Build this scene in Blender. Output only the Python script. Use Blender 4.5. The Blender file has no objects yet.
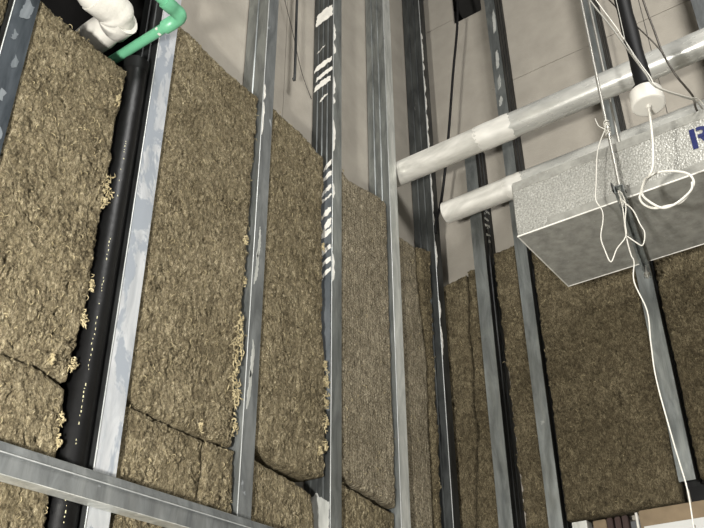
import bpy, bmesh, math, random
import numpy as np
from mathutils import Vector, Matrix
random.seed(7)
SC = bpy.context.scene
COL = SC.collection

# ------------------------------------------------------------------ camera, world, lamps, exposure
TH, RO, PH, FPX = 0.544896, -0.0075019, 0.618392, 863.333
fw = Vector((-math.sin(PH), math.cos(PH), 0)); rt = Vector((math.cos(PH), math.sin(PH), 0))
FW = (fw*math.cos(TH) + Vector((0, 0, 1))*math.sin(TH)).normalized()
U0 = rt.cross(FW)
RT = rt*math.cos(RO) + U0*math.sin(RO); UP = -rt*math.sin(RO) + U0*math.cos(RO)
cam_d = bpy.data.cameras.new('camera'); cam = bpy.data.objects.new('camera', cam_d); COL.objects.link(cam)
cam_d.sensor_width = 36.0; cam_d.lens = FPX*36.0/704.0; cam_d.clip_start = 0.02
cam.matrix_world = Matrix(((RT.x, UP.x, -FW.x, 1.4), (RT.y, UP.y, -FW.y, 0.0), (RT.z, UP.z, -FW.z, 1.5), (0, 0, 0, 1)))
SC.camera = cam
w = bpy.data.worlds.new('world'); SC.world = w; w.use_nodes = True
w.node_tree.nodes['Background'].inputs[0].default_value = (1.0, 0.985, 0.955, 1)
w.node_tree.nodes['Background'].inputs[1].default_value = 0.11

def lamp(name, loc, target, size, power, color=(1, 1, 1), shape='DISK'):
    d = bpy.data.lights.new(name, 'AREA'); d.shape = shape; d.size = size; d.energy = power; d.color = color
    o = bpy.data.objects.new(name, d); COL.objects.link(o); o.location = loc
    o.rotation_euler = (Vector(target)-Vector(loc)).to_track_quat('-Z', 'Y').to_euler()
    return o
lamp('work_lamp', (0.92, -0.34, 1.52), (0.1, 1.45, 2.55), 0.16, 72, (1.0, 0.975, 0.925))
lamp('ceiling_lamp', (2.3, 0.45, 4.75), (0.7, 1.9, 2.6), 1.1, 96, (1.0, 0.985, 0.96))
sl = lamp('highlight_strip', (2.2, -0.9, 1.05), (1.2, 2.4, 3.4), 4.2, 26, (1.0, 0.985, 0.95), 'RECTANGLE'); sl.data.size_y = 0.12  # unseen strip added for the long highlight on the round ducts
sl.rotation_euler = Vector((0, 3.3, 2.4)).to_track_quat('-Z', 'Y').to_euler()
SC.view_settings.view_transform = 'Standard'; SC.view_settings.look = 'None'
SC.view_settings.exposure = 0.35; SC.view_settings.gamma = 1.0

# ------------------------------------------------------------------ materials
def srgb(r, g, b):
    f = lambda c: (c/255.0/12.92) if c/255.0 <= 0.04045 else ((c/255.0+0.055)/1.055)**2.4
    return (f(r), f(g), f(b), 1.0)

class NM:
    def __init__(s, name):
        s.m = bpy.data.materials.new(name); s.m.use_nodes = True
        s.nt = s.m.node_tree; s.b = s.nt.nodes['Principled BSDF']
    def n(s, t, **kw):
        x = s.nt.nodes.new(t)
        for k, v in kw.items(): setattr(x, k, v)
        return x
    def l(s, a, b): s.nt.links.new(a, b)
    def coord(s, scale=(1, 1, 1), rot=(0, 0, 0)):
        tc = s.n('ShaderNodeTexCoord'); oi = s.n('ShaderNodeObjectInfo')
        mul = s.n('ShaderNodeVectorMath', operation='SCALE'); mul.inputs[0].default_value = (17.3, 9.1, 23.7)
        s.l(oi.outputs['Random'], mul.inputs['Scale'])
        add = s.n('ShaderNodeVectorMath', operation='ADD')
        s.l(tc.outputs['Object'], add.inputs[0]); s.l(mul.outputs[0], add.inputs[1])
        mp = s.n('ShaderNodeMapping'); mp.inputs['Scale'].default_value = scale; mp.inputs['Rotation'].default_value = rot
        s.l(add.outputs[0], mp.inputs[0]); return mp.outputs[0]
    def noise(s, vec, scale, detail=4, rough=0.55, dist=0.0):
        x = s.n('ShaderNodeTexNoise'); x.inputs['Scale'].default_value = scale; x.inputs['Detail'].default_value = detail
        x.inputs['Roughness'].default_value = rough; x.inputs['Distortion'].default_value = dist
        s.l(vec, x.inputs['Vector']); return x.outputs['Fac']
    def ramp(s, fac, stops):
        x = s.n('ShaderNodeValToRGB'); e = x.color_ramp.elements
        while len(e) < len(stops): e.new(0.5)
        for k, (p, c) in enumerate(stops): e[k].position = p; e[k].color = c
        s.l(fac, x.inputs[0]); return x.outputs[0]
    def mix(s, fac, a, b, mode='MIX'):
        x = s.n('ShaderNodeMix', data_type='RGBA', blend_type=mode)
        for sock, v in ((x.inputs[0], fac), (x.inputs[6], a), (x.inputs[7], b)):
            if isinstance(v, (int, float, tuple)): sock.default_value = v
            else: s.l(v, sock)
        return x.outputs[2]
    def bump(s, h, strength, dist=0.01, prev=None):
        x = s.n('ShaderNodeBump'); x.inputs['Strength'].default_value = strength; x.inputs['Distance'].default_value = dist
        s.l(h, x.inputs['Height'])
        if prev: s.l(prev, x.inputs['Normal'])
        return x.outputs[0]
    def fin(s, col=None, rough=None, metal=None, normal=None, spec=None):
        for k, v in (('Base Color', col), ('Roughness', rough), ('Metallic', metal), ('Normal', normal), ('Specular IOR Level', spec)):
            if v is None: continue
            if isinstance(v, (int, float, tuple)): s.b.inputs[k].default_value = v
            else: s.l(v, s.b.inputs[k])
        return s.m

BW = [(0.0, (0, 0, 0, 1)), (1.0, (1, 1, 1, 1))]
def m_wool(name, dark, mid, pale, rot, grid=0.0):
    q = NM(name); v = q.coord((1, 1, 1), rot)
    vs = q.coord((1.0, 1.0, 0.45), rot)
    f1 = q.noise(vs, 150, 6, 0.72, 1.6)
    f2 = q.noise(v, 38, 5, 0.6, 0.8)
    f3 = q.noise(v, 5, 3, 0.5)
    fib = q.noise(vs, 105, 3, 0.6, 3.5)
    base = q.ramp(f1, [(0.34, dark), (0.51, mid), (0.72, pale)])
    b2 = q.mix(q.ramp(f2, [(0.30, (0, 0, 0, 1)), (0.62, (1, 1, 1, 1))]), (0.60, 0.58, 0.55, 1), (1.08, 1.08, 1.06, 1))
    c = q.mix(1.0, base, b2, 'MULTIPLY')
    b3 = q.ramp(f3, [(0.3, (0.80, 0.79, 0.76, 1)), (0.7, (1.08, 1.08, 1.08, 1))])
    c = q.mix(1.0, c, b3, 'MULTIPLY')
    c = q.mix(q.ramp(fib, [(0.66, (0, 0, 0, 1)), (0.74, (0.65, 0.65, 0.65, 1))]), c, pale)
    nrm = q.bump(f1, 1.0, 0.010); nrm = q.bump(f2, 0.7, 0.016, nrm)
    if grid:
        vg = q.coord()
        wa = q.n('ShaderNodeTexWave', wave_type='BANDS', bands_direction='Z'); wa.inputs['Scale'].default_value = 30; wa.inputs['Distortion'].default_value = 3.5; wa.inputs['Detail'].default_value = 2
        wb = q.n('ShaderNodeTexWave', wave_type='BANDS', bands_direction='Y'); wb.inputs['Scale'].default_value = 26; wb.inputs['Distortion'].default_value = 3.5; wb.inputs['Detail'].default_value = 2
        q.l(vg, wa.inputs[0]); q.l(vg, wb.inputs[0])
        g = q.n('ShaderNodeMath', operation='MULTIPLY'); q.l(wa.outputs['Fac'], g.inputs[0]); q.l(wb.outputs['Fac'], g.inputs[1])
        nrm = q.bump(g.outputs[0], grid, 0.008, nrm)
        c = q.mix(q.ramp(g.outputs[0], [(0.25, (0, 0, 0, 1)), (0.7, (0.2, 0.2, 0.2, 1))]), c, pale)
    return q.fin(c, 0.95, 0.0, nrm, 0.15)
WOOL = m_wool('rock_wool', srgb(66, 59, 45), srgb(135, 124, 99), srgb(203, 192, 165), (0.5, 0.3, 0.2))
WOOL_R = m_wool('rock_wool_shaded', srgb(50, 44, 33), srgb(109, 99, 78), srgb(166, 155, 128), (0.2, 0.8, 0.5))  # darker copy of the wool, weaker light on the right put in colour
WOOL_G = m_wool('rock_wool_meshed', srgb(78, 71, 58), srgb(146, 136, 115), srgb(200, 191, 170), (0.4, 0.2, 0.3), 0.45)
q = NM('loose_wool_fibre'); v = q.coord()
FIB = q.fin(q.ramp(q.noise(v, 60, 3), [(0.3, srgb(126, 114, 84)), (0.7, srgb(186, 173, 138))]), 0.9, 0.0, None, 0.2)

def m_galv(name, a, b, patch, pcol, metal=0.75, rough=0.42, smear=0.0):
    q = NM(name); v = q.coord((1, 1, 0.22)); v2 = q.coord((1, 1, 0.6))
    c = q.ramp(q.noise(v, 26, 6, 0.65, 0.6), [(0.35, a), (0.68, b)])
    p = q.ramp(q.noise(v2, 9, 5, 0.62, 0.5), [(patch, (0, 0, 0, 1)), (patch+0.035, (1, 1, 1, 1))])
    c = q.mix(p, c, pcol)
    r = q.ramp(q.noise(v, 40, 4), [(0.3, (rough-0.1,)*3+(1,)), (0.7, (rough+0.14,)*3+(1,))])
    met = q.n('ShaderNodeMath', operation='MULTIPLY_ADD'); q.l(p, met.inputs[0]); met.inputs[1].default_value = -0.35; met.inputs[2].default_value = metal
    return q.fin(c, r, met.outputs[0], q.bump(q.noise(v, 90, 3), 0.08, 0.003))
G_BRIGHT = m_galv('galvanised_bright', srgb(176, 180, 184), srgb(212, 214, 215), 0.53, srgb(142, 148, 155), 0.5, 0.45)
G_SLATE = m_galv('galvanised_slate', srgb(50, 56, 61), srgb(72, 78, 83), 0.72, srgb(112, 118, 122), 0.55, 0.42)
G_EDGE = m_galv('galvanised_bend_highlight', srgb(165, 168, 166), srgb(195, 197, 194), 0.8, srgb(200, 200, 198), 0.4, 0.35)  # pale colour for painted highlights along bends
G_BLUE = m_galv('galvanised_blue_grey', srgb(106, 109, 109), srgb(144, 147, 146), 0.66, srgb(170, 174, 176), 0.6, 0.42)
G_MID = m_galv('galvanised_grey', srgb(126, 130, 129), srgb(172, 176, 173), 0.75, srgb(196, 198, 194), 0.8, 0.40)
G_SIDE = m_galv('galvanised_side_shade', srgb(68, 70, 70), srgb(100, 103, 101), 0.70, srgb(150, 152, 148), 0.7, 0.42)  # darker galvanising, shade on the stud sides put into the colour
G_DARK = m_galv('galvanised_dark', srgb(48, 49, 49), srgb(80, 82, 81), 0.72, srgb(130, 130, 126), 0.7, 0.42)  # darkened galvanising, carries the shade of stud faces in its colour
G_GAP = m_galv('galvanised_gap_shade', srgb(22, 22, 22), srgb(42, 43, 42), 0.72, srgb(80, 80, 78), 0.6, 0.5)  # near-black webs paint the shade in the gaps beside the right studs
G_PALE = m_galv('galvanised_pale', srgb(172, 174, 168), srgb(220, 220, 213), 0.66, srgb(156, 157, 152), 0.5, 0.45)
BLOTCH = m_galv('pale_blotch', srgb(100, 106, 110), srgb(128, 133, 136), 0.7, srgb(180, 184, 186), 0.5, 0.5)

def m_simple(name, c, rough=0.5, metal=0.0, var=0.12, scale=20, bump=0.0, bscale=60, spec=0.5):
    q = NM(name); v = q.coord()
    lo = tuple(x*(1-var) for x in c[:3])+(1,); hi = tuple(min(1, x*(1+var)) for x in c[:3])+(1,)
    col = q.ramp(q.noise(v, scale, 4), [(0.3, lo), (0.7, hi)])
    nb = q.bump(q.noise(v, bscale, 4), bump, 0.004) if bump else None
    return q.fin(col, rough, metal, nb, spec)
DRY = m_simple('drywall_paper', srgb(157, 151, 140), 0.92, 0, 0.10, 9, 0.25, 170, 0.2)
CONC = m_simple('concrete', srgb(120, 117, 110), 0.9, 0, 0.2, 6, 0.3, 40, 0.2)
SHAFT = m_simple('shaft_darkness', srgb(26, 25, 24), 0.9, 0, 0.2, 10, 0.2, 40, 0.15)  # black puts the unlit depth of shaft and cut-out into the colour
PLASTER = m_simple('white_plaster', srgb(222, 219, 210), 0.9, 0, 0.10, 30, 0.4, 120, 0.2)
LAGGING = m_simple('white_lagging', srgb(202, 199, 190), 0.85, 0, 0.06, 25, 0.8, 38, 0.2)
GREEN = m_simple('green_plastic', srgb(98, 162, 126), 0.38, 0, 0.06, 12)
BLACK = m_simple('black_plastic', srgb(9, 9, 9), 0.42, 0, 0.3, 30, 0.3, 30, 0.3)
BLACKM = m_simple('black_matt', srgb(10, 10, 10), 0.6, 0, 0.2, 30, 0, 60, 0.25)
WHITE = m_simple('white_plastic', srgb(206, 203, 194), 0.4, 0, 0.02, 10)
CORD = m_simple('white_cord', srgb(208, 205, 195), 0.6, 0, 0.03, 30)
GREYW = m_simple('grey_wire', srgb(150, 148, 140), 0.5, 0.2, 0.1, 30)
DARKW = m_simple('dark_steel_wire', srgb(78, 74, 68), 0.5, 0.5, 0.2, 80)
STEEL = m_simple('zinc_rod', srgb(176, 174, 166), 0.4, 0.7, 0.1, 60)
NAVY = m_simple('navy_ink', srgb(18, 28, 82), 0.6, 0, 0.15, 60)
YELLOW = m_simple('yellow_ink', srgb(168, 164, 132), 0.6, 0, 0.1, 60)
TAN = m_simple('tan_timber', srgb(122, 107, 86), 0.8, 0, 0.15, 18, 0.2, 40, 0.2)
BROWN = m_simple('dark_red_timber', srgb(48, 28, 21), 0.6, 0, 0.3, 30)
PAINT = m_simple('white_painted_board', srgb(188, 188, 184), 0.6, 0, 0.03, 8)

CEILM = m_simple('dark_soffit', srgb(58, 57, 55), 0.9, 0, 0.2, 6, 0.2, 40, 0.2)
def m_pipe(name, lo, hi, rough, metal):
    q = NM(name); v = q.coord((0.35, 1, 1))
    c = q.ramp(q.noise(v, 16, 5, 0.6, 0.4), [(0.32, lo), (0.66, hi)])
    r = q.ramp(q.noise(v, 22, 4), [(0.3, (rough-0.07,)*3+(1,)), (0.7, (rough+0.1,)*3+(1,))])
    return q.fin(c, r, metal, q.bump(q.noise(v, 30, 3), 0.10, 0.004))
PIPE_SHINY = m_pipe('shiny_duct_steel', srgb(176, 176, 170), srgb(212, 211, 204), 0.26, 0.35)
PIPE_DUSTY = m_pipe('dusty_duct_steel', srgb(186, 184, 175), srgb(236, 233, 224), 0.40, 0.2)
TAPE = m_pipe('pale_foil_tape', srgb(206, 204, 196), srgb(236, 233, 224), 0.5, 0.2)
q = NM('embossed_foil'); v = q.coord()
vo = q.n('ShaderNodeTexVoronoi'); vo.inputs['Scale'].default_value = 170; q.l(v, vo.inputs['Vector'])
n1 = q.noise(v, 190, 4, 0.7); n2 = q.noise(v, 7, 3)
c = q.ramp(n1, [(0.30, srgb(142, 141, 134)), (0.5, srgb(178, 177, 169)), (0.72, srgb(222, 221, 214))])
c = q.mix(1.0, c, q.ramp(n2, [(0.3, (0.86, 0.86, 0.86, 1)), (0.7, (1.04, 1.04, 1.04, 1))]), 'MULTIPLY')
FOIL = q.fin(c, 0.42, 0.45, q.bump(vo.outputs['Distance'], 0.45, 0.004))
q = NM('plain_foil'); v = q.coord((1, 1, 1))
c = q.ramp(q.noise(v, 22, 6, 0.7, 0.1), [(0.32, srgb(138, 137, 130)), (0.68, srgb(176, 175, 167))])
sp = q.ramp(q.noise(v, 90, 3), [(0.70, (0, 0, 0, 1)), (0.76, (0.6, 0.6, 0.6, 1))])
FOIL_B = q.fin(q.mix(sp, c, srgb(226, 224, 216)), 0.5, 0.35, q.bump(q.noise(v, 40, 5), 0.2, 0.004))

# ------------------------------------------------------------------ object helpers
def link(name, me, mat, parent=None, loc=None):
    o = bpy.data.objects.new(name, me); COL.objects.link(o)
    if mat: me.materials.append(mat)
    if loc: o.location = loc
    if parent: o.parent = parent
    return o
def tag(o, label=None, cat=None, group=None, kind=None):
    if label: o['label'] = label
    if cat: o['category'] = cat
    if group: o['group'] = group
    if kind: o['kind'] = kind
    return o
def empty(name, loc, label, cat, group=None):
    o = bpy.data.objects.new(name, None); COL.objects.link(o); o.location = loc; o.empty_display_size = 0.05
    return tag(o, label, cat, group)

class MB:
    """mesh collector in world coordinates"""
    def __init__(s): s.v = []; s.f = []; s.sm = []
    def add(s, vs, fs, smooth=False):
        k = len(s.v); s.v += [tuple(p) for p in vs]; s.f += [tuple(i+k for i in f) for f in fs]; s.sm += [smooth]*len(fs)
    def box(s, a, b, rot=None):
        x0, y0, z0 = a; x1, y1, z1 = b
        vs = [(x0, y0, z0), (x1, y0, z0), (x1, y1, z0), (x0, y1, z0), (x0, y0, z1), (x1, y0, z1), (x1, y1, z1), (x0, y1, z1)]
        s.add(vs, [(0, 3, 2, 1), (4, 5, 6, 7), (0, 1, 5, 4), (1, 2, 6, 5), (2, 3, 7, 6), (3, 0, 4, 7)])
    def prism(s, poly, z0, z1, conv=lambda a, b, c: (a, b, c)):
        n = len(poly); vs = [conv(p[0], p[1], z0) for p in poly]+[conv(p[0], p[1], z1) for p in poly]
        fs = [tuple(range(n))[::-1], tuple(range(n, 2*n))]+[(i, (i+1) % n, n+(i+1) % n, n+i) for i in range(n)]
        s.add(vs, fs)
    def sheet(s, pts, t, z0, z1, conv=lambda a, b, c: (a, b, c)):
        """open polyline thickened by t on its left side and extruded"""
        P = [Vector((p[0], p[1])) for p in pts]; off = []
        for i, p in enumerate(P):
            ns = []
            if i > 0: d = (p-P[i-1]).normalized(); ns.append(Vector((-d.y, d.x)))
            if i < len(P)-1: d = (P[i+1]-p).normalized(); ns.append(Vector((-d.y, d.x)))
            n = sum(ns, Vector((0, 0))).normalized(); k = 1/max(0.4, n.dot(ns[0]))
            off.append(p+n*t*k)
        n = len(P)
        for i in range(n-1):
            s.prism([P[i], P[i+1], off[i+1], off[i]], z0, z1, conv)
    def tube(s, path, r, n=10, cap=True, closed=False):
        P = [Vector(p) for p in path]; R = r if isinstance(r, (list, tuple)) else [r]*len(P)
        T = []
        for i in range(len(P)):
            a = P[max(0, i-1)]; b = P[min(len(P)-1, i+1)]; T.append((b-a).normalized())
        ref = Vector((0, 0, 1)) if abs(T[0].z) < 0.9 else Vector((1, 0, 0))
        nrm = (ref-T[0]*ref.dot(T[0])).normalized(); vs = []
        for i, p in enumerate(P):
            nrm = (nrm-T[i]*nrm.dot(T[i])).normalized(); bi = T[i].cross(nrm)
            for k in range(n):
                a = 2*math.pi*k/n; vs.append(p+(nrm*math.cos(a)+bi*math.sin(a))*R[i])
        fs = [(i*n+k, i*n+(k+1) % n, (i+1)*n+(k+1) % n, (i+1)*n+k) for i in range(len(P)-1) for k in range(n)]
        s.add(vs, fs, True)
        if cap:
            s.add(vs[:n], [tuple(range(n))[::-1]]); s.add(vs[-n:], [tuple(range(n))])
    def build(s, name, mat, parent=None, origin=None, bevel=0.0):
        org = Vector(origin) if origin is not None else None
        if org is None:
            if parent is not None: org = Vector(parent['_o'])
            else:
                a = np.array(s.v); org = Vector((a[:, 0].mean(), a[:, 1].mean(), a[:, 2].min()))
        me = bpy.data.meshes.new(name); me.from_pydata([tuple(Vector(p)-org) for p in s.v], [], s.f)
        me.polygons.foreach_set('use_smooth', s.sm); me.update()
        o = link(name, me, mat, parent)
        o.location = (org-Vector(parent['_o'])) if parent is not None else org
        o['_o'] = tuple(org)
        if bevel:
            bm = bmesh.new(); bm.from_mesh(me); bmesh.ops.remove_doubles(bm, verts=bm.verts, dist=1e-5)
            bmesh.ops.recalc_face_normals(bm, faces=bm.faces)
            bmesh.ops.bevel(bm, geom=[e for e in bm.edges], offset=bevel, segments=2, affect='EDGES', clamp_overlap=True)
            bm.to_mesh(me); bm.free()
        return o
def root(name, loc, label, cat, group=None):
    o = empty(name, loc, label, cat, group); o['_o'] = tuple(loc); return o

def smooth_path(pts, k=5):
    P = [Vector(p) for p in pts]; out = []
    for i in range(len(P)-1):
        p0 = P[max(0, i-1)]; p1 = P[i]; p2 = P[i+1]; p3 = P[min(len(P)-1, i+2)]
        for j in range(k):
            t = j/k
            out.append(0.5*((2*p1)+(p2-p0)*t+(2*p0-5*p1+4*p2-p3)*t*t+(3*p1-p0-3*p2+p3)*t**3))
    out.append(P[-1]); return out

# numpy gradient noise
_rng = np.random.RandomState(3); _perm = _rng.permutation(4096); _ang = _rng.rand(4096)*2*np.pi
def gn(x, y, seed=0):
    xi = np.floor(x).astype(int); yi = np.floor(y).astype(int); xf = x-xi; yf = y-yi
    def g(ix, iy, fx, fy):
        h = _ang[_perm[(_perm[(ix+seed*37) & 4095]+iy) & 4095]]
        return np.cos(h)*fx+np.sin(h)*fy
    u = xf**3*(xf*(xf*6-15)+10); v = yf**3*(yf*(yf*6-15)+10)
    a = g(xi, yi, xf, yf); b = g(xi+1, yi, xf-1, yf); c = g(xi, yi+1, xf, yf-1); d = g(xi+1, yi+1, xf-1, yf-1)
    return ((a*(1-u)+b*u)*(1-v)+(c*(1-u)+d*u)*v)*1.5
def fbm(x, y, o=4, seed=0):
    s = 0; a = 1.0; t = 0
    for k in range(o):
        s = s+a*gn(x*2**k, y*2**k, seed+k*5); t += a; a *= 0.55
    return s/t

# ------------------------------------------------------------------ setting
def struct(name, mb, mat, bevel=0):
    o = mb.build(name, mat, None, (0, 0, 0)); o['kind'] = 'structure'; return o
CEIL = 4.9
m = MB(); m.box((-0.6, -3.2, -0.1), (4.6, 3.4, 0)); struct('floor', m, CONC)
m = MB(); m.box((-0.6, -3.2, CEIL), (4.6, 3.4, CEIL+0.15)); struct('ceiling', m, CEILM)
XB, YB = -0.096, 2.696          # faces of the drywall behind the studs
m = MB()                         # plasterboard sheets of the left wall with 3 mm joints, open shaft between y 0.73 and 1.07
for y0, y1 in ((-3.2, -0.5), (-0.497, 0.735), (1.085, 1.70), (1.703, YB+0.012)):
    for z0, z1 in ((0, 2.4), (2.403, CEIL)):
        m.box((XB-0.013, y0, z0), (XB, y1, z1))
struct('wall_left', m, DRY)
m = MB(); m.box((-0.60, 0.60, 0), (-0.58, 1.25, CEIL)); m.box((-0.58, 0.60, 0), (XB-0.013, 0.62, CEIL)); m.box((-0.58, 1.23, 0), (XB-0.013, 1.25, CEIL))
struct('wall_shaft', m, SHAFT)
m = MB()                         # right wall, door height opening below z = 2.2, square cut-out high up
HX0, HX1, HZ0, HZ1 = 0.092, 0.243, 4.635, 4.86
def rbox(x0, x1, z0, z1): m.box((x0, YB, z0), (x1, YB+0.013, z1))
rbox(XB, 0.34, 0, 2.4); rbox(0.34, 1.5, 2.2, 2.4); rbox(1.5, 4.6, 0, 2.4)
rbox(XB, HX0, 2.403, 4.665); rbox(HX0, HX1, 2.403, HZ0); rbox(HX1, 0.93, 2.403, 4.13); rbox(HX1, 0.93, 4.133, CEIL)
rbox(0.933, 2.1, 2.403, 4.13); rbox(0.933, 2.1, 4.133, CEIL); rbox(2.103, 4.6, 2.403, CEIL)
rbox(XB, HX0, 4.668, CEIL); rbox(HX0, HX1, HZ1, CEIL)
struct('wall_right', m, DRY)
m = MB(); m.box((0.02, 3.1, 4.5), (0.32, 3.12, CEIL)); m.box((0.02, YB+0.013, 4.5), (0.04, 3.1, CEIL)); m.box((0.30, YB+0.013, 4.5), (0.32, 3.1, CEIL)); m.box((0.04, YB+0.013, 4.5), (0.30, 3.1, 4.52))
struct('wall_void', m, SHAFT)

# ------------------------------------------------------------------ metal studs
TS = 0.0016
def stud_left(y0, y1, mats, label, ribs=2, z0=0.0, smears=(), grp='metal studs of the left wall'):
    w = y1-y0
    r = root('metal_stud', (-0.045, (y0+y1)/2, z0), label, 'stud', grp)
    zt = CEIL
    pts = [(0.0, y0)]
    for k in range(ribs):
        xc = -0.09*(k+1)/(ribs+1)
        pts += [(xc+0.005, y0), (xc+0.002, y0+0.004), (xc-0.002, y0+0.004), (xc-0.005, y0)]
    pts += [(-0.09, y0)]
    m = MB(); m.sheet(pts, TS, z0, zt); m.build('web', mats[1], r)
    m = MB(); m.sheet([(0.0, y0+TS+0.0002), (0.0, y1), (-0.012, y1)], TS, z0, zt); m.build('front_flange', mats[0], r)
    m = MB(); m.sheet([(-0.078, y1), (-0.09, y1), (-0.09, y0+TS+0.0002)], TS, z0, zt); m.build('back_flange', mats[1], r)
    m = MB(); m.tube([(0.0004, y0-.0009, z0), (0.0004, y0-.0009, zt)], .0017, 8); m.build('fold_highlight', G_EDGE, r)  # pale bead paints the bright highlight along the stud's fold
    return r
def stud_right(x0, x1, mats, label, z0, zt=CEIL, Y=2.6, ribs=2):
    r = root('metal_stud', ((x0+x1)/2, Y+0.045, z0), label, 'stud', 'metal studs of the right wall')
    pts = [(x1, Y)]
    for k in range(ribs):
        yc = Y+0.09*(k+1)/(ribs+1)
        pts += [(x1, yc-0.005), (x1-0.004, yc-0.002), (x1-0.004, yc+0.002), (x1, yc+0.005)]
    pts += [(x1, Y+0.09)]
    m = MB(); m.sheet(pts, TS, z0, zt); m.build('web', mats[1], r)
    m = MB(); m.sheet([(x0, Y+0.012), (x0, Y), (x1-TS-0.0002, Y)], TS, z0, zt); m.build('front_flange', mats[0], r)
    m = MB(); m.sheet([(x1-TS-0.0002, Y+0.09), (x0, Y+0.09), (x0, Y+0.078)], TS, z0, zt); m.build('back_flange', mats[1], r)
    return r
def smear(parent, pts2d, axis, pos, thick=0.0012, mat=PLASTER, name='plaster_smear', seed=1):
    """thin ragged splash: polygon (a,z) lying on a stud face"""
    rr = random.Random(seed); poly = []
    n = len(pts2d)
    for i in range(n):
        a = Vector(pts2d[i]); b = Vector(pts2d[(i+1) % n]); k = max(2, int((b-a).length/0.006))
        for j in range(k):
            p = a.lerp(b, j/k); poly.append((p.x+rr.uniform(-1, 1)*0.0018, p.y+rr.uniform(-1, 1)*0.004))
    m = MB()
    if axis == 'web':   # on a web that faces -Y at y=pos, polygon in (x,z)
        m.prism(poly, pos-thick, pos-0.0001, lambda a, b, c: (a, c, b))
    else:               # on a flange that faces +X at x=pos, polygon in (y,z)
        m.prism(poly, pos+0.0002, pos+thick, lambda a, b, c: (c, a, b))
    return m.build(name, mat, parent)
def edge_crust(parent, axis, pos, edge, z0, z1, w, seed, mat=PLASTER, gap=0.35):
    """broken ragged streaks along a stud edge"""
    rr = random.Random(seed); z = z0
    while z < z1:
        h = rr.uniform(0.03, 0.14); m = MB()
        if rr.random() > gap:
            n = max(3, int(h/0.012)); L = []; R = []
            for i in range(n+1):
                zz = z+h*i/n; e = math.sin(math.pi*i/n)**0.5 if 0 < i < n else 0.15
                L.append((edge, zz)); R.append((edge+w*e*rr.uniform(0.45, 1.1), zz))
            m.prism(L+R[::-1], pos+0.0002, pos+0.0016, lambda a, b, c: (c, a, b))
            m.build('plaster_crust', mat, parent)
        z += h+rr.uniform(0.0, 0.05)

sA = stud_left(0.665, 0.722, (G_SLATE, G_DARK), 'blue-grey stud with white blotches in the top left corner of the photo', 2)
for k, (a, z, s) in enumerate(((0.695, 3.02, 0.022), (0.684, 2.93, 0.010), (0.700, 2.86, 0.012), (0.690, 2.76, 0.012), (0.705, 2.66, 0.014))):
    smear(sA, [(a-s*0.6, z-s*1.6), (a+s*0.5, z-s), (a+s*0.8, z+s*0.9), (a-s*0.2, z+s*1.5)], 'flange', 0.0, mat=BLOTCH, name='pale_blotch', seed=k)
sB = stud_left(1.073, 1.130, (G_BRIGHT, G_DARK), 'bright silver stud standing right beside the black vertical pipe', 2)
sC = stud_left(1.497, 1.545, (G_BLUE, G_MID), 'grey stud crossing the wool edge between the two widest boards, small white drips', 1)
edge_crust(sC, 'flange', 0.0, 1.499, 3.05, 3.42, 0.008, 4, PLASTER, 0.5)
for k, (a, z) in enumerate(((1.517, 2.80), (1.513, 2.72), (1.516, 2.44), (1.512, 2.36))):
    smear(sC, [(a-0.008, z-0.05), (a+0.004, z-0.02), (a+0.007, z+0.04), (a, z+0.07)], 'flange', 0.0, mat=G_PALE, name='drip_stain', seed=20+k)
sD = stud_left(1.859, 1.910, (G_MID, G_SIDE), 'dark ribbed stud striped with white plaster smears on its side', 3)
for k, (z, h, xa, xb) in enumerate(((4.005, 0.058, -0.084, -0.003), (3.768, 0.022, -0.086, -0.004), (3.722, 0.016, -0.078, -0.002), (3.672, 0.026, -0.086, -0.010), (3.612, 0.009, -0.060, -0.022), (3.86, 0.006, -0.075, -0.045))):
    smear(sD, [(xa, z), (xb, z+0.022), (xb-0.002, z+h+0.016), (xa*0.5, z+h+0.016), (xa+0.006, z+h)], 'web', 1.8574, seed=40+k)
smear(sD, [(-.06, 2.45), (-.003, 2.42), (-.003, 3.28), (-.03, 3.31), (-.05, 3.2)], 'web', 1.8574, thick=.0005, mat=BLOTCH, name='pale_coating', seed=58)
smear(sD, [(-.085, 1.80), (-.003, 1.80), (-.003, 2.16), (-.05, 2.19), (-.085, 2.17)], 'web', 1.8574, thick=.0005, mat=G_PALE, name='pale_coating', seed=59)
rr = random.Random(11)
for k in range(10):
    z = 3.30-k*0.047+rr.uniform(-.012, .012); h = rr.uniform(.008, .026); xa = rr.uniform(-.062, -.034)
    smear(sD, [(xa, z-0.012), (-0.003, z+0.010), (-0.003, z+0.010+h), (xa*0.6, z+h), (xa+0.004, z-0.006+h*0.6)], 'web', 1.8574, seed=60+k)
edge_crust(sD, 'flange', 0.0, 1.861, 2.85, 4.1, 0.012, 5, PLASTER, 0.4)
sE = stud_left(2.213, 2.266, (G_PALE, G_MID), 'pale silver stud where the upper round duct enters the left wall', 2)
sF = stud_left(2.532, 2.580, (G_DARK, G_SIDE), 'dark corner stud with a flaky white edge, last of the left wall', 2)
edge_crust(sF, 'flange', 0.0, 2.534, 2.85, 4.6, 0.011, 6, PLASTER, 0.12)
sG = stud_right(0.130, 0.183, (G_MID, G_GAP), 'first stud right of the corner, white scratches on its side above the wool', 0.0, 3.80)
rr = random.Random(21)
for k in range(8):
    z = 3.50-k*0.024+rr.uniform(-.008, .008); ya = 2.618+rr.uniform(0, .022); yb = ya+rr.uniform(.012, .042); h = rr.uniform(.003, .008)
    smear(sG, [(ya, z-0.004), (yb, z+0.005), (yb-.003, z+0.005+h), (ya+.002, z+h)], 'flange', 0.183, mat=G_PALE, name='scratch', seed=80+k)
sH = stud_right(0.303, 0.352, (G_MID, G_GAP), 'grey stud just left of the duct end, marked grey patches at its top', 0.0)
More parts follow.
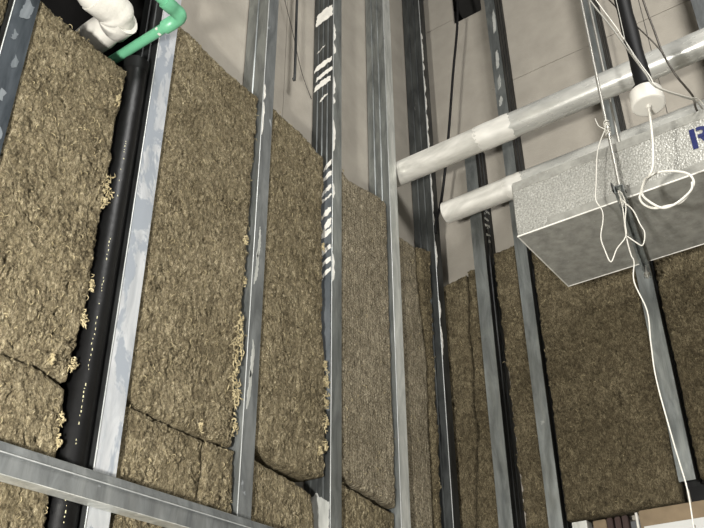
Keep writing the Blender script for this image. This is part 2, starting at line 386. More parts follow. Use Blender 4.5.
for k, (x, z, h) in enumerate(((0.338, 4.36, 0.13), (0.330, 4.15, 0.10), (0.326, 4.03, 0.07), (0.322, 3.94, 0.04))):
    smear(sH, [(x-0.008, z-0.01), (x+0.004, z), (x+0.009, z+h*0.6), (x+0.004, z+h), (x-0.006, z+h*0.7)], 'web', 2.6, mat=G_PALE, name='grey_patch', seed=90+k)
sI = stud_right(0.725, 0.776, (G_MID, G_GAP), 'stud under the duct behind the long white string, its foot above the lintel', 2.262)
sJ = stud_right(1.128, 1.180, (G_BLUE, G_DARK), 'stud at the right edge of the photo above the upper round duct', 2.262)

# ------------------------------------------------------------------ rock wool boards
def ragged(profile, n, amp, seed):
    t = np.linspace(0, 1, n); xs = np.array([p[0] for p in profile]); ys = np.array([p[1] for p in profile])
    return t, xs, ys
def batt(side, left, right, bot, top, front, depth, mat, label, seed, res=0.0045, amp=1.0, zfine=None, rag=0.004, tuft=(), fibres=70, axis_name='rock_wool_batt', group=None, grain=0.5):
    """left/right: [(z, a)], bot/top: [(a, z)] boundary profiles; a runs along the wall"""
    zl = [p[0] for p in left]; al = [p[1] for p in left]; zr = [p[0] for p in right]; ar = [p[1] for p in right]
    a0 = min(al+ar); a1 = max(al+ar); z0 = min(p[1] for p in bot); z1 = max(p[1] for p in top)
    res = res*.76; na = max(6, int((a1-a0)/res)); nz = max(8, int((z1-(zfine or z0))/res))
    t = np.linspace(0, 1, nz+1)
    if zfine and zfine > z0+0.05:
        tf = (zfine-z0)/(z1-z0); t = np.concatenate([np.linspace(0, tf, 14)[:-1], tf+(1-tf)*t]); nz = len(t)-1
    s = np.linspace(0, 1, na+1)
    S, T = np.meshgrid(s, t)
    A = a0+(a1-a0)*S; Z = z0+(z1-z0)*T
    for _ in range(3):
        zb = np.interp(A, [p[0] for p in bot], [p[1] for p in bot]); zt = np.interp(A, [p[0] for p in top], [p[1] for p in top])
        zb = zb+rag*fbm(A*45, A*0+seed, 3, seed+1); zt = zt+rag*1.3*fbm(A*55, A*0+seed, 4, seed+2)
        Z = zb+(zt-zb)*T
        L = np.interp(Z, zl, al)+rag*fbm(Z*40, Z*0+3.3, 4, seed+3); R = np.interp(Z, zr, ar)+rag*fbm(Z*40, Z*0+7.7, 4, seed+4)
        A = L+(R-L)*S
    # displacement
    wx = A+0.010*fbm(A*30, Z*30, 2, seed+8); wz = Z+0.010*fbm(A*30+9, Z*30, 2, seed+9)
    d = 0.0075*fbm(A*7, Z*5, 3, seed)+0.0045*fbm(wx*45, wz*30, 3, seed+5)
    c, sn = math.cos(grain), math.sin(grain)
    ua = wx*c+wz*sn; ub = -wx*sn+wz*c
    rid = 1-np.abs(fbm(ua*120, ub*45, 2, seed+6))*2.2
    d = d+0.0062*np.clip(rid, 0, 1)**3*np.clip(0.5+fbm(A*12, Z*12, 2, seed+7)*1.6, 0, 1)+0.0022*fbm(wx*150, wz*110, 2, seed+15)
    pit = fbm(wx*60, wz*36, 2, seed+11); d = d-0.030*np.clip(pit-0.34, 0, 1)
    d = d*amp
    e = np.minimum(np.minimum(A-L, R-A), np.minimum(Z-zb, zt-Z)); e = np.clip(e, 0, 1)
    d = d-0.011*np.exp(-e/0.006)+0.004*np.exp(-((e-0.02)/0.012)**2)*fbm(A*20, Z*20, 2, seed+12)
    F = front+d
    D = np.full_like(F, front-depth)
    def conv(x, a, z):
        if side == 'L': return np.stack([x, a, z], -1)
        return np.stack([a, 2.6-x, z], -1)
    V1 = conv(F, A, Z).reshape(-1, 3); W = na+1; H = nz+1
    # border loop
    loop = [j for j in range(W)]+[i*W+W-1 for i in range(1, H)]+[(H-1)*W+j for j in range(W-2, -1, -1)]+[i*W for i in range(H-2, 0, -1)]
    nl = len(loop); rows = []
    for k in (0.5, 1.0):
        x = F.reshape(-1)[loop]*(1-k)+(front-depth)*k
        rows.append(conv(x, A.reshape(-1)[loop], Z.reshape(-1)[loop]))
    V = np.concatenate([V1]+rows)
    I, J = np.meshgrid(np.arange(H-1), np.arange(W-1), indexing='ij'); q0 = (I*W+J).reshape(-1)
    Q = np.stack([q0, q0+1, q0+W+1, q0+W], -1)
    lp = np.array(loop); nx = np.roll(np.arange(nl), -1); b0 = len(V1)
    Q2 = np.stack([lp, b0+np.arange(nl), b0+nx, lp[nx]], -1); Q3 = np.stack([b0+np.arange(nl), b0+nl+np.arange(nl), b0+nl+nx, b0+nx], -1)
    Q = np.concatenate([Q, Q2, Q3])
    if side == 'R': Q = Q[:, ::-1]
    nb = len(V)
    org = Vector((V[:, 0].mean(), V[:, 1].mean(), V[:, 2].min()))
    me = bpy.data.meshes.new(axis_name)
    faces = Q.tolist(); back = list(range(b0+nl, b0+2*nl)); faces.append(back if side == 'R' else back[::-1])
    me.from_pydata((V-np.array(org)).tolist(), [], faces); me.polygons.foreach_set('use_smooth', [True]*len(faces)); me.update()
    o = link(axis_name, me, mat, None, org); o['_o'] = tuple(org); tag(o, label, 'insulation', group or ('rock wool boards of the left wall' if side == 'L' else 'rock wool boards of the right wall'))
    rr = random.Random(seed); zlo = zfine or z0
    def P(a, z, x):
        return Vector((x, a, z)) if side == 'L' else Vector((a, 2.6-x, z))
    def surf(a, z):
        k = int(np.argmin((A-a)**2+(Z-z)**2)); return float(F.reshape(-1)[k])
    # loose fibres curling off the face
    if fibres:
        mb = MB()
        for k in range(fibres):
            i = rr.randrange(H); j = rr.randrange(W)
            if Z[i, j] < zlo: continue
            a, z, x = A[i, j], Z[i, j], F[i, j]; th = rr.uniform(0, math.pi); ln = rr.uniform(0.005, 0.015); bow = rr.uniform(-.9, .9)
            pts = []
            for q_ in range(5):
                u = q_/4; an = th+bow*u*2
                pts.append(P(a+ln*u*math.cos(an), z+ln*u*math.sin(an), x+0.0010+0.004*math.sin(u*math.pi)))
            mb.tube(pts, [0.0003, 0.0007, 0.0009, 0.0007, 0.0003], 4, True)
        if mb.v:
            f = mb.build('loose_fibre', FIB, o); f['kind'] = 'stuff'
    for (a, z, sz) in tuft:      # torn clumps hanging at an edge
        mb = MB(); x = surf(a, z)
        for k in range(26):
            ca, cz = a+rr.gauss(0, sz*0.26), z+rr.gauss(0, sz*0.6); th = rr.uniform(0, 6.28); ln = rr.uniform(0.3, 0.8)*sz
            pts = [P(ca+ln*u*math.cos(th+u*2)*0.8, cz+ln*u*math.sin(th+u*2), x+rr.uniform(0.001, 0.010)+0.004*math.sin(3*u)) for u in (0, .33, .66, 1)]
            mb.tube(pts, [0.0006, rr.uniform(.0009, .0024), rr.uniform(.0008, .0022), 0.0004], 5, True)
        mb.build('fibre_tuft', FIB, o)
    return o
# left wall, from the near end to the corner
zt = 1.85
batt('L', [(1, .30), (3.3, .30)], [(1, .660), (3.3, .660)], [(.3, 1.0), (.66, 1.0)], [(.3, 3.24), (.66, 3.24)], -.012, .06, WOOL, 'sliver of rock wool board left of the blotched stud, top left corner', 1, .006, zfine=2.6, fibres=30)
batt('L', [(2, .727), (3.2, .727)], [(2.2, .984), (2.4, .998), (2.62, .994), (2.9, .992), (3.1, 1.000)], [(.72, 2.222), (.92, 2.219), (1.01, 2.205)], [(.72, 3.088), (.80, 3.08), (1.01, 3.068)], -.006, .062, WOOL, 'upper rock wool board left of the black vertical pipe, below the white elbow', 2, .0040,
     tuft=((.992, 2.700, .030), (.994, 2.665, .024), (.996, 2.35, .014), (1.0, 2.44, .012), (.985, 2.24, .016), (.975, 2.95, .012), (.93, 2.235, .010)), fibres=190, rag=.006, amp=1.15)
batt('L', [(1, .727), (2.3, .727)], [(1, .998), (2.1, .993), (2.3, .982)], [(.72, 1.0), (1.0, 1.0)], [(.72, 2.216), (.92, 2.213), (1.0, 2.19)], -.010, .06, WOOL, 'lower rock wool board left of the black vertical pipe, crossed by the metal channel', 3, .0045, zfine=1.85, fibres=60, rag=.006,
     tuft=((.985, 2.13, .014), (.985, 2.08, .010)))
batt('L', [(2, 1.139), (3.5, 1.139)], [(2.2, 1.478), (2.5, 1.474), (2.7, 1.484), (3.5, 1.492)], [(1.13, 2.219), (1.3, 2.207), (1.5, 2.211)], [(1.13, 3.372), (1.2, 3.362), (1.3, 3.35), (1.5, 3.338)], -.010, .08, WOOL, 'widest upper rock wool board, between bright silver stud and dripped grey stud', 4, .0042,
     tuft=((1.468, 2.50, .034), (1.465, 2.45, .028), (1.470, 2.36, .034), (1.474, 2.33, .026), (1.466, 2.545, .018), (1.482, 2.68, .014), (1.478, 2.26, .020), (1.474, 2.41, .012), (1.47, 2.80, .012), (1.36, 2.223, .010)), fibres=190, rag=.005)
batt('L', [(1, 1.139), (2.3, 1.139)], [(1, 1.383), (2.3, 1.383)], [(1.13, 1.0), (1.4, 1.0)], [(1.13, 2.214), (1.3, 2.201), (1.4, 2.200)], -.014, .076, WOOL, 'wide lower rock wool board right of the bright silver stud, above the channel', 5, .0045, zfine=1.85, fibres=60)
batt('L', [(1, 1.387), (2.3, 1.385)], [(1, 1.491), (2.3, 1.489)], [(1.38, 1.0), (1.5, 1.0)], [(1.38, 2.196), (1.5, 2.204)], -.007, .08, WOOL, 'narrow pale upright strip of rock wool left of the dripped grey stud, below the joint', 6, .0045, zfine=1.9, fibres=40, grain=0.05, amp=1.3)
batt('L', [(2, 1.552), (3.5, 1.552)], [(2.20, 1.852), (2.35, 1.852), (2.50, 1.850), (2.58, 1.842), (2.68, 1.832), (2.9, 1.825), (3.3, 1.822), (3.5, 1.822)], [(1.55, 2.224), (1.70, 2.212), (1.80, 2.214), (1.86, 2.232)], [(1.55, 3.352), (1.7, 3.338), (1.86, 3.312)], -.008, .08, WOOL, 'upper rock wool board left of the dark ribbed plaster-smeared stud', 7, .0045,
     tuft=((1.838, 2.50, .020), (1.838, 2.44, .020), (1.834, 2.55, .012), (1.842, 2.38, .018), (1.838, 2.31, .012), (1.81, 2.29, .014), (1.816, 2.95, .010)), fibres=110, rag=.005)
batt('L', [(1, 1.552), (2.3, 1.554)], [(1, 1.84), (2.0, 1.828), (2.12, 1.815), (2.18, 1.795), (2.3, 1.77)], [(1.55, 1.0), (1.84, 1.0)], [(1.55, 2.206), (1.65, 2.196), (1.74, 2.182), (1.80, 2.168), (1.84, 2.13)], -.016, .074, WOOL, 'lower rock wool board under the gaping dark joint, left of the smeared stud', 8, .0045, zfine=1.9, fibres=30)
batt('L', [(2, 1.916), (3.5, 1.916)], [(2.2, 2.206), (3.5, 2.206)], [(1.91, 2.244), (2.0, 2.238), (2.21, 2.222)], [(1.91, 3.335), (1.97, 3.315), (2.05, 3.330), (2.15, 3.350), (2.21, 3.345)], -.008, .08, WOOL_G, 'upper rock wool board with a mesh imprint, between smeared and pale studs', 9, .005, amp=.55, fibres=50, grain=0.1)
batt('L', [(1, 1.916), (2.3, 1.916)], [(1, 2.206), (2.3, 2.206)], [(1.91, 1.0), (2.21, 1.0)], [(1.91, 2.234), (2.0, 2.226), (2.1, 2.21), (2.21, 2.208)], -.014, .074, WOOL, 'lower rock wool board left of the pale silver stud at the bottom edge', 10, .005, zfine=2.0, fibres=20)
batt('L', [(1, 2.273), (3.5, 2.273)], [(1, 2.428), (2.6, 2.452), (2.8, 2.462), (3.1, 2.43), (3.5, 2.41)], [(2.27, 1.0), (2.43, 1.0)], [(2.27, 3.262), (2.42, 3.272)], -.022, .06, WOOL_G, 'tall rock wool strip right of the pale silver stud, before the layered strip', 11, .005, zfine=2.0, amp=.5, fibres=30, grain=0.0)
batt('L', [(1, 2.441), (2.6, 2.465), (2.8, 2.475), (3.1, 2.443), (3.5, 2.423)], [(1, 2.49), (2.4, 2.488), (2.7, 2.502), (3.0, 2.510), (3.5, 2.524)], [(2.43, 1.0), (2.5, 1.0)], [(2.42, 3.268), (2.46, 3.285), (2.53, 3.300)], -.014, .066, WOOL_R, 'thin ragged rock wool strip squeezed against the dark corner stud', 12, .0045, zfine=2.0, fibres=20, rag=.008, amp=1.2, grain=0.0)
# right wall, from the corner outwards
batt('R', [(1, -.085), (3.5, -.085)], [(1, .026), (2.24, .029), (2.50, .052), (2.57, .066), (2.66, .055), (2.77, .062), (2.85, .070), (2.95, .064), (3.1, .075), (3.5, .074)], [(-.09, 1.0), (.07, 1.0)], [(-.09, 3.19), (.0, 3.196), (.04, 3.203), (.08, 3.208)], -.020, .066, WOOL_R, 'narrow rock wool strip in the corner, left of the wavy crack', 13, .005, zfine=2.1, fibres=20, rag=.005)
batt('R', [(1, .036), (2.24, .038), (2.50, .064), (2.57, .078), (2.66, .066), (2.77, .074), (2.85, .080), (2.95, .074), (3.1, .086), (3.5, .084)], [(1, .125), (3.5, .125)], [(.03, 1.0), (.13, 1.0)], [(.07, 3.212), (.10, 3.222), (.13, 3.214)], -.016, .07, WOOL_R, 'narrow rock wool strip right of the wavy crack, beside the first right stud', 14, .005, zfine=2.1, fibres=20, rag=.005)
batt('R', [(1, .216), (2.24, .214), (2.6, .212), (3.0, .209), (3.15, .205), (3.5, .206)], [(1, .298), (3.5, .298)], [(.2, 1.0), (.3, 1.0)], [(.2, 3.258), (.3, 3.258)], -.012, .074, WOOL_R, 'rock wool strip with a dark gap on its left, between two right-hand studs', 15, .005, zfine=2.1, fibres=60, rag=.009, amp=1.4)
batt('R', [(2, .358), (3.5, .358)], [(2, .718), (3.5, .718)], [(.35, 2.212), (.72, 2.210)], [(.35, 3.27), (.72, 3.26)], -.012, .074, WOOL_R, 'wide rock wool board below the duct, left of the hanging white string', 16, .0048, fibres=110, amp=1.5)
batt('R', [(2, .783), (3.5, .783)], [(2, 1.122), (3.5, 1.122)], [(.78, 2.268), (1.12, 2.266)], [(.78, 3.27), (1.12, 3.26)], -.012, .074, WOOL_R, 'dark rock wool board at the right edge under the duct, right of the string', 17, .0048, fibres=50, amp=1.5)

# ------------------------------------------------------------------ horizontal channel in front of the left studs
r = root('metal_channel', (0.022, 0.9, 1.975), 'galvanised horizontal channel crossing the lower left studs', 'channel')
m = MB(); m.sheet([(0.0035, 1.972), (0.040, 1.972)], .0016, -2.0, 2.15, lambda a, b, c: (a, c, b)); m.build('lower_lip', G_PALE, r)
m = MB(); m.sheet([(0.040, 1.974), (0.040, 2.006), (0.0445, 2.0085), (0.0445, 2.0105), (0.040, 2.013), (0.034, 2.030)], .0016, -2.0, 2.15, lambda a, b, c: (a, c, b)); m.build('web', G_BLUE, r)
m = MB(); m.tube([(.0448, -2.0, 2.0095), (.0448, 2.15, 2.0095)], .0013, 8); m.build('crease_highlight', G_EDGE, r)  # pale bead paints the highlight on the ridge
m = MB(); m.sheet([(0.033, 2.0315), (0.0035, 2.0315), (0.0035, 2.021)], .0016, -2.0, 2.15, lambda a, b, c: (a, c, b)); m.build('upper_lip', G_MID, r)

# ------------------------------------------------------------------ vertical black pipe, white lagged pipe, green pipe
r = root('black_pipe', (-.032, 1.037, 0), 'black vertical plastic pipe with pale printing left of the bright stud', 'pipe')
m = MB(); m.tube([(-.032, 1.037, 0), (-.032, 1.037, 3.135)], .033, 28); m.build('pipe_body', BLACK, r)
m = MB(); m.tube([(-.032, 1.037, 3.100), (-.032, 1.037, 3.138)], [.0338, .0338], 28, False); m.build('pipe_end', BLACKM, r)
m = MB(); rr = random.Random(5); z = 1.86
while z < 2.92:                     # printed marks along the pipe, tiny and unreadable
    h = rr.uniform(.0015, .006)
    if rr.random() < .8:
        an = math.radians(-28+rr.uniform(-3, 3)); a1 = an+rr.uniform(.03, .07)
        f = lambda a, q_: (-.032+q_*math.cos(a), 1.037+q_*math.sin(a))
        m.prism([f(an, .0331), f(a1, .0331), f(a1, .0334), f(an, .0334)], z, z+h)
    z += h+rr.choice((.004, .005, .008, .03))
o = m.build('printed_marks', YELLOW, r); o['kind'] = 'stuff'
def elbow(corner, d0, d1, rad, n=8):
    """points of a bend from direction d0 (incoming) to d1 (outgoing)"""
    c = Vector(corner); a = c-Vector(d0)*rad; b = c+Vector(d1)*rad; ce = a+Vector(d1)*rad
    return [ce+(a-ce)*math.cos(t)+(b-ce)*math.sin(t) for t in [math.pi/2*i/n for i in range(n+1)]]
r = root('lagged_pipe', (.01, .86, 3.16), 'white plaster-lagged pipe elbow turning into the wall, top left', 'pipe')
WY, WZ, WX = .945, 3.205, .010
def lump(path, r0, seed): return [r0*(1+.05*math.sin(i*1.7+seed)+.03*math.sin(i*3.1)) for i in range(len(path))]
p = [Vector((WX, .79, CEIL-.04*i)) for i in range(41)]+elbow((WX, .79, WZ), (0, 0, -1), (0, 1, 0), .05, 8)+[Vector((WX, .87, WZ))]
m = MB(); m.tube(p, lump(p, .041, 0), 20); m.build('straight_section', LAGGING, r)
p = [Vector((WX, .85, WZ))]+elbow((WX, WY, WZ), (0, 1, 0), (-1, 0, 0), .045, 10)+[Vector((-.0, WY, WZ))]
m = MB(); m.tube(p, lump(p, .0455, 1), 24); m.build('elbow', LAGGING, r)
p = [Vector((.012-.03*i, WY, WZ-.003)) for i in range(9)]
m = MB(); m.tube(p, lump(p, .0425, 2), 20); m.build('wall_section', LAGGING, r)
r = root('green_pipe', (.15, -.4, 3.168), 'thin pale green plastic water pipe with an elbow beside the white pipe', 'pipe')
GX, GY, GZ = .152, 1.017, 3.182
m = MB(); m.tube([(GX, -1.4, GZ), (GX, GY-.05, GZ)], .0135, 18); m.tube([(GX-.05, GY, GZ), (-.2, GY, GZ)], .0135, 18); m.build('pipe_body', GREEN, r)
p = [Vector((GX, GY-.062, GZ)), Vector((GX, GY-.034, GZ)), Vector((GX, GY-.0335, GZ))]+elbow((GX, GY, GZ), (0, 1, 0), (-1, 0, 0), .016, 6)+[Vector((GX-.0335, GY, GZ)), Vector((GX-.034, GY, GZ)), Vector((GX-.062, GY, GZ))]
m = MB(); m.tube(p, [.0185]*2+[.0178]*(len(p)-4)+[.0185]*2, 20); m.build('elbow_fitting', GREEN, r)
m = MB(); m.prism([(GX-.085, GY-.0045), (GX-.078, GY-.0045), (GX-.078, GY+.0045), (GX-.085, GY+.0045)], GZ-.0141, GZ-.0131); 
m.tube([(.0700, GY-.0125, GZ-.0052), (.0755, GY-.0125, GZ-.0052)], .0034, 10); tag(m.build('paper_sticker', WHITE, r), 'white dab on green pipe')

# ------------------------------------------------------------------ round ducts
def round_duct(y, z, x0, x1, tx0, tx1, rad, label):
    r = root('round_duct', ((x0+x1)/2, y, z-rad), label, 'duct pipe', 'round ducts along the right wall')
    m = MB(); m.tube([(x0, y, z), (x0+.02, y, z), (tx0+.02, y, z)], rad, 40); m.build('dusty_section', PIPE_DUSTY, r)
    m = MB(); m.tube([(tx1-.02, y, z), (x1, y, z)], rad, 40); m.build('shiny_section', PIPE_SHINY, r)
    n = 7; p = [Vector((tx0+(tx1-tx0)*i/n, y, z)) for i in range(n+1)]
    m = MB(); m.tube(p, [rad+.0012+.0016*abs(math.sin(i*2.3)) for i in range(n+1)], 40, True); o = m.build('foil_tape_wrap', TAPE, r); o['label'] = 'pale wrinkled foil tape'
    # ragged tape end
    me = o.data; rr = random.Random(3)
    for v in me.vertices:
        xx = v.co.x+Vector(o['_o']).x
        if abs(xx-tx0) < 1e-4 or abs(xx-tx1) < 1e-4: v.co.x += rr.uniform(-.010, .010)
    return r
round_duct(2.325, 3.562, -.085, 2.6, .335, .47, .0475, 'upper shiny round duct running into the left wall behind the pale stud')
round_duct(2.475, 3.412, .090, 2.6, .36, .425, .0435, 'lower shiny round duct ending at the corner, above the rectangular duct')

# ------------------------------------------------------------------ rectangular foil duct
DX0, DX1, DY0, DY1, DZ0, DZ1 = .556, 2.7, 2.032, 2.400, 2.890, 3.082
r = root('rectangular_duct', (1.6, 2.2, DZ0), 'rectangular foil-clad duct with navy stencilled letter along the right wall', 'duct')
m = MB(); m.box((DX0, DY0, DZ0), (DX1, DY1, DZ1)); m.build('duct_body', FOIL_B, r, bevel=.003)
def wavy(x0, x1, za, zb, y, amp, seed, n=70):
    rr = random.Random(seed); g = MB(); up_ = []; lo = []
    for i in range(n+1):
        x = x0+(x1-x0)*i/n; up_.append((x, zb+rr.uniform(-1, 1)*amp)); lo.append((x, za))
    for i in range(n): g.prism([lo[i], lo[i+1], up_[i+1], up_[i]], y-.0012, y-.0002, lambda a, b, c: (a, c, b))
    return g
m = MB(); m.box((DX0+.004, DY0-.0016, DZ0+.004), (DX1, DY0-.0002, DZ1-.004)); m.build('front_facing', FOIL, r)
m = wavy(DX0+.10, DX1, DZ0+.001, DZ0+.026, DY0-.0016, .0025, 2); o = m.build('lower_tape', TAPE, r); o['label'] = 'smooth foil tape along lower edge'
o.data.materials.clear(); o.data.materials.append(FOIL_B)
m = wavy(DX0+.006, DX1, DZ1-.001, DZ1-.030, DY0-.0016, .003, 4); o = m.build('upper_tape', FOIL_B, r); o['label'] = 'smooth foil tape along upper edge'
m = MB(); m.tube([(DX0+.002, DY0-.0012, DZ0-.0006), (DX1, DY0-.0012, DZ0-.0006)], .0026, 8); m.build('edge_bead', TAPE, r)
m = MB(); m.tube([(DX0+.002, DY1, DZ0+.001), (DX1, DY1, DZ0+.001)], .0022, 8); m.tube([(DX0+.001, DY0, DZ0), (DX0+.001, DY1, DZ0)], .0020, 8); m.build('bottom_seam', TAPE, r)
# navy stencil R: stem, bowl with leg, split by the stencil bridge
lx, lz, lh = 1.089, 2.964, .066
m = MB(); yy0, yy1 = DY0-.0034, DY0-.0018
cv = lambda a, b, c: (lx+a, c, lz+b)
m.prism([(0, 0), (.014, 0), (.014, lh), (0, lh)], yy0, yy1, cv)
arc = lambda rad, a0, a1, n=10: [(.028+rad*math.cos(a0+(a1-a0)*i/n), .048+rad*math.sin(a0+(a1-a0)*i/n)) for i in range(n+1)]
oa = arc(.018, math.pi/2, -math.pi/2); ia = arc(.0065, math.pi/2, -math.pi/2)
for i in range(10): m.prism([oa[i], oa[i+1], ia[i+1], ia[i]], yy0, yy1, cv)
m.prism([(.019, .0545), (.028, .0545), (.028, .066), (.019, .066)], yy0, yy1, cv); m.prism([(.019, .030), (.028, .030), (.028, .0415), (.019, .0415)], yy0, yy1, cv)
m.prism([(.024, .030), (.037, .033), (.052, 0), (.037, 0)], yy0, yy1, cv)
o = m.build('stencil_letter', NAVY, r); o['label'] = 'navy stencilled letter R'

# trapeze hanger under the duct
r = root('duct_hanger', (.85, 2.16, 2.86), 'trapeze hanger, dark strut under the duct on two zinc rods', 'hanger')
a = Vector((.893, 1.955, 2.874)); b = Vector((.798, 2.455, 2.874)); d = (b-a).normalized(); s_ = Vector((d.y, -d.x, 0))
m = MB()
for (u0, u1, v0, v1) in ((-.0125, .0125, .010, .0125), (-.0125, -.010, -.0105, .010), (.010, .0125, -.0105, .010), (-.010, -.005, -.0105, -.008), (.005, .010, -.0105, -.008)):
    c8 = [p+s_*u+Vector((0, 0, v)) for p in (a, b) for (u, v) in ((u0, v0), (u1, v0), (u1, v1), (u0, v1))]
    m.add(c8, [(0, 3, 2, 1), (4, 5, 6, 7), (0, 1, 5, 4), (1, 2, 6, 5), (2, 3, 7, 6), (3, 0, 4, 7)])
m.build('strut_channel', G_MID, r)
nr = a+d*.028; fr = b-d*.015
nr = Vector((.887, 1.988, 2.88)); fr = Vector((.806, 2.413, 2.88))
for q_, zb in ((nr, 2.838), (fr, 2.842)):
    m = MB(); m.tube([(q_.x, q_.y, zb), (q_.x, q_.y, CEIL)], .0046, 10); rod = m.build('threaded_rod', STEEL, r)
    for zz in ((2.850, 2.8595), (2.8890, 2.8985)):
        m = MB(); m.tube([(q_.x, q_.y, zz[0]), (q_.x, q_.y, zz[1])], .0095, 6); m.build('nut', STEEL, rod)
m = MB(); m.box((nr.x-.017, nr.y-.017, 2.8866), (nr.x+.013, nr.y+.015, 2.8885)); m.box((nr.x-.017, nr.y-.017, 2.8866), (nr.x-.015, nr.y+.015, 2.915)); m.build('bracket', G_DARK, r)
m = MB(); m.tube([(nr.x, nr.y, 3.075), (nr.x, nr.y, 3.115)], .007, 8); m.build('coupling', STEEL, r)

# ------------------------------------------------------------------ pendant, flex, wires, string
r = root('pendant_cap', (1.048, 1.8, 2.975), 'white plastic ceiling cap at the end of a black hanging tube', 'pendant')
m = MB(); m.tube([(1.048, 1.8, z) for z in (2.975, 2.9755, 2.978, 3.018, 3.0215, 3.022)], [.036, .041, .0425, .0415, .039, .034], 40); m.build('cap', WHITE, r)
m = MB(); m.tube([(1.048, 1.8, z) for z in (2.970, 2.976)], [.006, .007], 14); m.build('cord_grip', WHITE, r)
p = [(1.048, 1.8, 3.02), (1.048, 1.8, 3.036), (1.048, 1.8, 3.038)]+[(1.048+.002*math.sin(z*9), 1.8, z) for z in np.linspace(3.045, CEIL, 60)]
m = MB(); m.tube(p, [.033, .031, .024]+[.0215+.0012*math.sin(i*1.3) for i in range(60)], 18); m.build('hanging_tube', BLACKM, r)
m = MB(); p = smooth_path([(1.048, 1.8, 2.974), (1.043, 1.8, 2.915), (1.036, 1.8, 2.855), (1.025, 1.8, 2.797), (1.012, 1.805, 2.776), (.992, 1.83, 2.785), (.972, 1.85, 2.768), (.966, 1.85, 2.749), (.975, 1.85, 2.727), (.996, 1.85, 2.709), (1.027, 1.85, 2.703), (1.058, 1.85, 2.701), (1.084, 1.85, 2.72), (1.098, 1.85, 2.744), (1.09, 1.85, 2.772), (1.06, 1.85, 2.794), (1.027, 1.85, 2.806), (1.002, 1.85, 2.803), (.983, 1.85, 2.785), (.975, 1.845, 2.758), (.988, 1.842, 2.728), (1.014, 1.84, 2.697), (1.041, 1.84, 2.694), (1.067, 1.84, 2.703), (1.089, 1.845, 2.722), (1.095, 1.845, 2.742)], 5)
m.tube(p, .0031, 8); o = m.build('looped_cord', CORD, r); o['label'] = 'white cord tied in a loop'

def cable(name, paths, rad, mat, label, cat, n=6, group=None):
    m = MB()
    for p in paths: m.tube(smooth_path(p, 4), rad, n)
    return tag(m.build(name, mat), label, cat, group)
cable('white_flex', [[(.60, 1.62, CEIL), (.86, 1.70, 3.75), (.975, 1.74, 3.355), (1.016, 1.74, 3.222), (1.051, 1.735, 3.096), (1.072, 1.735, 3.022), (1.086, 1.74, 2.975), (1.128, 1.86, 3.005), (1.132, 1.97, 3.074), (1.136, 2.02, 3.0875), (1.139, 2.07, 3.0868), (1.142, 2.2, 3.0868)]], .0023, GREYW, 'pale grey flex slanting past the white cap onto the duct', 'cable')
cable('thin_flex', [[(.66, 1.66, CEIL), (.88, 1.71, 3.75), (.990, 1.745, 3.350), (1.026, 1.745, 3.222), (1.056, 1.744, 3.096), (1.078, 1.74, 3.018), (1.091, 1.745, 2.975), (1.133, 1.865, 3.008), (1.140, 1.97, 3.076), (1.145, 2.02, 3.0872), (1.148, 2.07, 3.0862), (1.151, 2.2, 3.0862)]], .0015, CORD, 'thin pale wire running alongside the grey flex near the cap', 'cable')
cable('loose_wire', [[(1.035, 1.765, CEIL), (1.045, 1.74, 3.9), (1.043, 1.735, 3.225), (1.043, 1.732, 3.153), (1.056, 1.730, 3.088), (1.064, 1.730, 3.05)]], .0013, GREYW, 'short pale wire hugging the front of the black hanging tube', 'cable')
cable('steel_cable', [[(1.02, 1.9, CEIL), (1.075, 1.9, 3.70), (1.082, 1.9, 3.43), (1.090, 1.9, 3.305), (1.097, 1.9, 3.209), (1.112, 1.92, 3.135), (1.128, 1.99, 3.108), (1.124, 2.015, 3.0885), (1.122, 2.06, 3.0872), (1.120, 2.18, 3.0872)]], .0030, DARKW, 'dark twisted steel cable right of the black hanging tube', 'cable')
cable('tie_wire', [[(.85, 1.85, 3.86), (.97, 1.86, 3.53), (1.018, 1.868, 3.402), (1.053, 1.875, 3.32), (1.083, 1.89, 3.251), (1.099, 1.893, 3.200), (1.101, 1.893, 3.185)], [(.60, 1.80, CEIL), (.85, 1.85, 3.86)]], .0022, DARKW, 'thin dark tie wire crossing behind the black hanging tube', 'cable')
r = root('white_string', (.87, 1.95, 2.05), 'thin white string knotted to the hanger rod, trailing to the bottom right', 'string')
m = MB(); ST = [[(.887, 1.982, 3.10), (.896, 1.94, 3.075), (.891, 1.93, 3.055), (.871, 1.93, 3.019), (.858, 1.93, 2.979), (.842, 1.93, 2.894), (.834, 1.93, 2.848), (.845, 1.93, 2.81), (.843, 1.93, 2.779), (.829, 1.93, 2.731), (.833, 1.93, 2.689), (.843, 1.93, 2.649), (.864, 1.93, 2.681), (.893, 1.93, 2.709), (.898, 1.93, 2.751), (.909, 1.93, 2.8), (.905, 1.93, 2.84), (.893, 1.945, 2.862)],
      [(.893, 1.945, 2.862), (.902, 1.93, 2.819), (.924, 1.93, 2.778), (.934, 1.93, 2.73), (.941, 1.93, 2.7), (.93, 1.93, 2.668), (.917, 1.93, 2.679), (.896, 1.932, 2.708)]]
for p in ST: m.tube(smooth_path(p, 4), .0017, 6)
m.build('knotted_loops', CORD, r)
m = MB(); m.tube(smooth_path([(.893, 1.945, 2.862), (.897, 1.94, 2.80), (.890, 1.945, 2.722), (.891, 1.95, 2.663), (.895, 1.95, 2.64), (.885, 1.95, 2.585), (.902, 1.95, 2.497), (.894, 1.955, 2.415), (.888, 1.96, 2.319), (.897, 1.96, 2.17), (.900, 1.965, 2.12), (.905, 1.965, 2.05), (.900, 1.97, 1.95), (.905, 1.97, 1.80), (.903, 1.97, .0025), (.95, 1.99, .0025)], 5), .0018, 6)
m.build('trailing_end', CORD, r)
m = MB(); rr = random.Random(8)
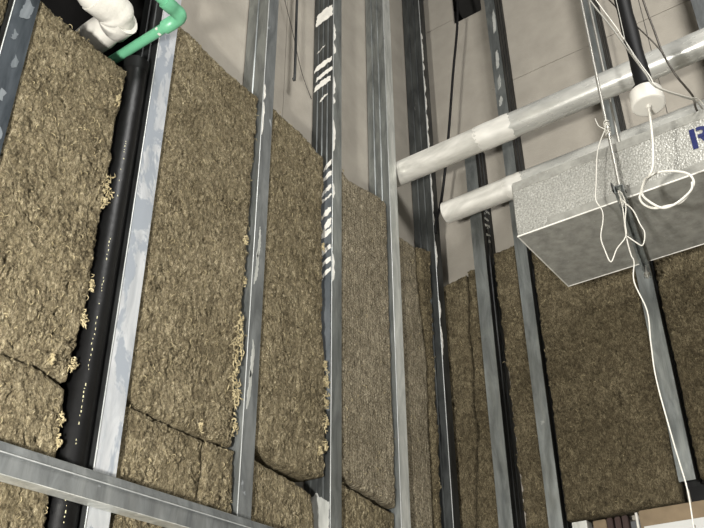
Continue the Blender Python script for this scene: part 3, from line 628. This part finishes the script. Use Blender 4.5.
for k in range(7):
    t0 = rr.uniform(0, 6.28); zc = 3.085+k*.007
    m.tube([(nr.x+.0075*math.cos(t0+i*.8), nr.y+.0075*math.sin(t0+i*.8), zc+.001*i) for i in range(9)], .0017, 5)
m.tube(smooth_path([(.885, 1.978, 3.10), (.868, 1.975, 3.12), (.862, 1.975, 3.15)], 4), .0015, 5)
m.build('knot', CORD, r)

# cables high in the wall cavity
cable('hanger_cable', [[(.236, 2.486, CEIL), (.219, 2.486, 4.447), (.168, 2.486, 4.10), (.117, 2.486, 3.751), (.061, 2.50, 3.50), (.030, 2.50, 3.41), (.022, 2.505, 3.36)]], .0062, BLACKM, 'black slanting cable from the wall cut-out down to the lower round duct', 'cable')
cable('cable_tail', [[(-.05, 1.69, CEIL), (-.05, 1.698, 4.2), (-.05, 1.700, 3.9), (-.05, 1.703, 3.62), (-.052, 1.699, 3.605)]], .0052, G_DARK, 'short grey cable tail hanging over the drywall between two studs', 'cable')
cable('thin_black_wire', [[(-.07, 1.50, 4.5), (-.068, 1.62, 4.05), (-.07, 1.70, 3.86), (-.085, 1.78, 3.72), (-.092, 1.85, 3.64)]], .0012, BLACKM, 'thin black wire crossing behind the grey cable tail', 'cable')

# ------------------------------------------------------------------ things at the head of the opening in the right wall
m = MB(); m.box((.585, 2.615, 2.140), (1.55, 2.694, 2.204)); o = m.build('timber_lintel', TAN, bevel=.003); tag(o, 'tan timber lintel under the rock wool at the bottom right', 'lintel')
m = MB(); m.box((.735, 2.655, 2.2045), (1.55, 2.694, 2.258)); tag(m.build('gap_shade_strip', BLACKM, bevel=.002), 'black strip standing for the shaded gap on the tan lintel under the stud foot', 'gap_shade')  # black strip stands in for shade in the gap above the lintel
m = MB(); m.box((.60, 2.600, 2.00), (1.55, 2.6145, 2.152)); o = m.build('trim_1', PAINT, None, (0, 0, 0)); o['kind'] = 'structure'
m = MB(); m.box((1.50, 2.615, 0), (1.55, 2.69, 2.139)); o = m.build('trim_2', TAN, None, (0, 0, 0)); o['kind'] = 'structure'
m = MB(); m.sheet([(.372, 2.66), (.372, 2.62), (.420, 2.62), (.420, 2.66)], .0016, 0, 2.203); tag(m.build('stub_stud', G_PALE), 'short pale metal stud under the wide board, bottom edge', 'stud')
m = MB(); m.box((.432, 2.64, 0), (.474, 2.69, 2.203)); tag(m.build('timber_post', TAN, bevel=.002), 'tan timber post between pale metal stub and dark red posts', 'post')
for k, x in enumerate((.478, .503, .526)):
    m = MB(); m.box((x, 2.635, 0), (x+.018, 2.66, 2.203)); tag(m.build('timber_post', BROWN, bevel=.002), 'dark red timber post under the wide board, %s of the three' % ('leftmost', 'middle', 'rightmost')[k], 'post', 'dark red posts in the opening')
m = MB(); m.tube([(.574, 2.63, 0), (.574, 2.63, 2.203)], .0045, 10); tag(m.build('white_conduit', WHITE), 'thin white upright conduit at the left end of the tan lintel', 'conduit')

for o in list(SC.objects):
    if '_o' in o: del o['_o']
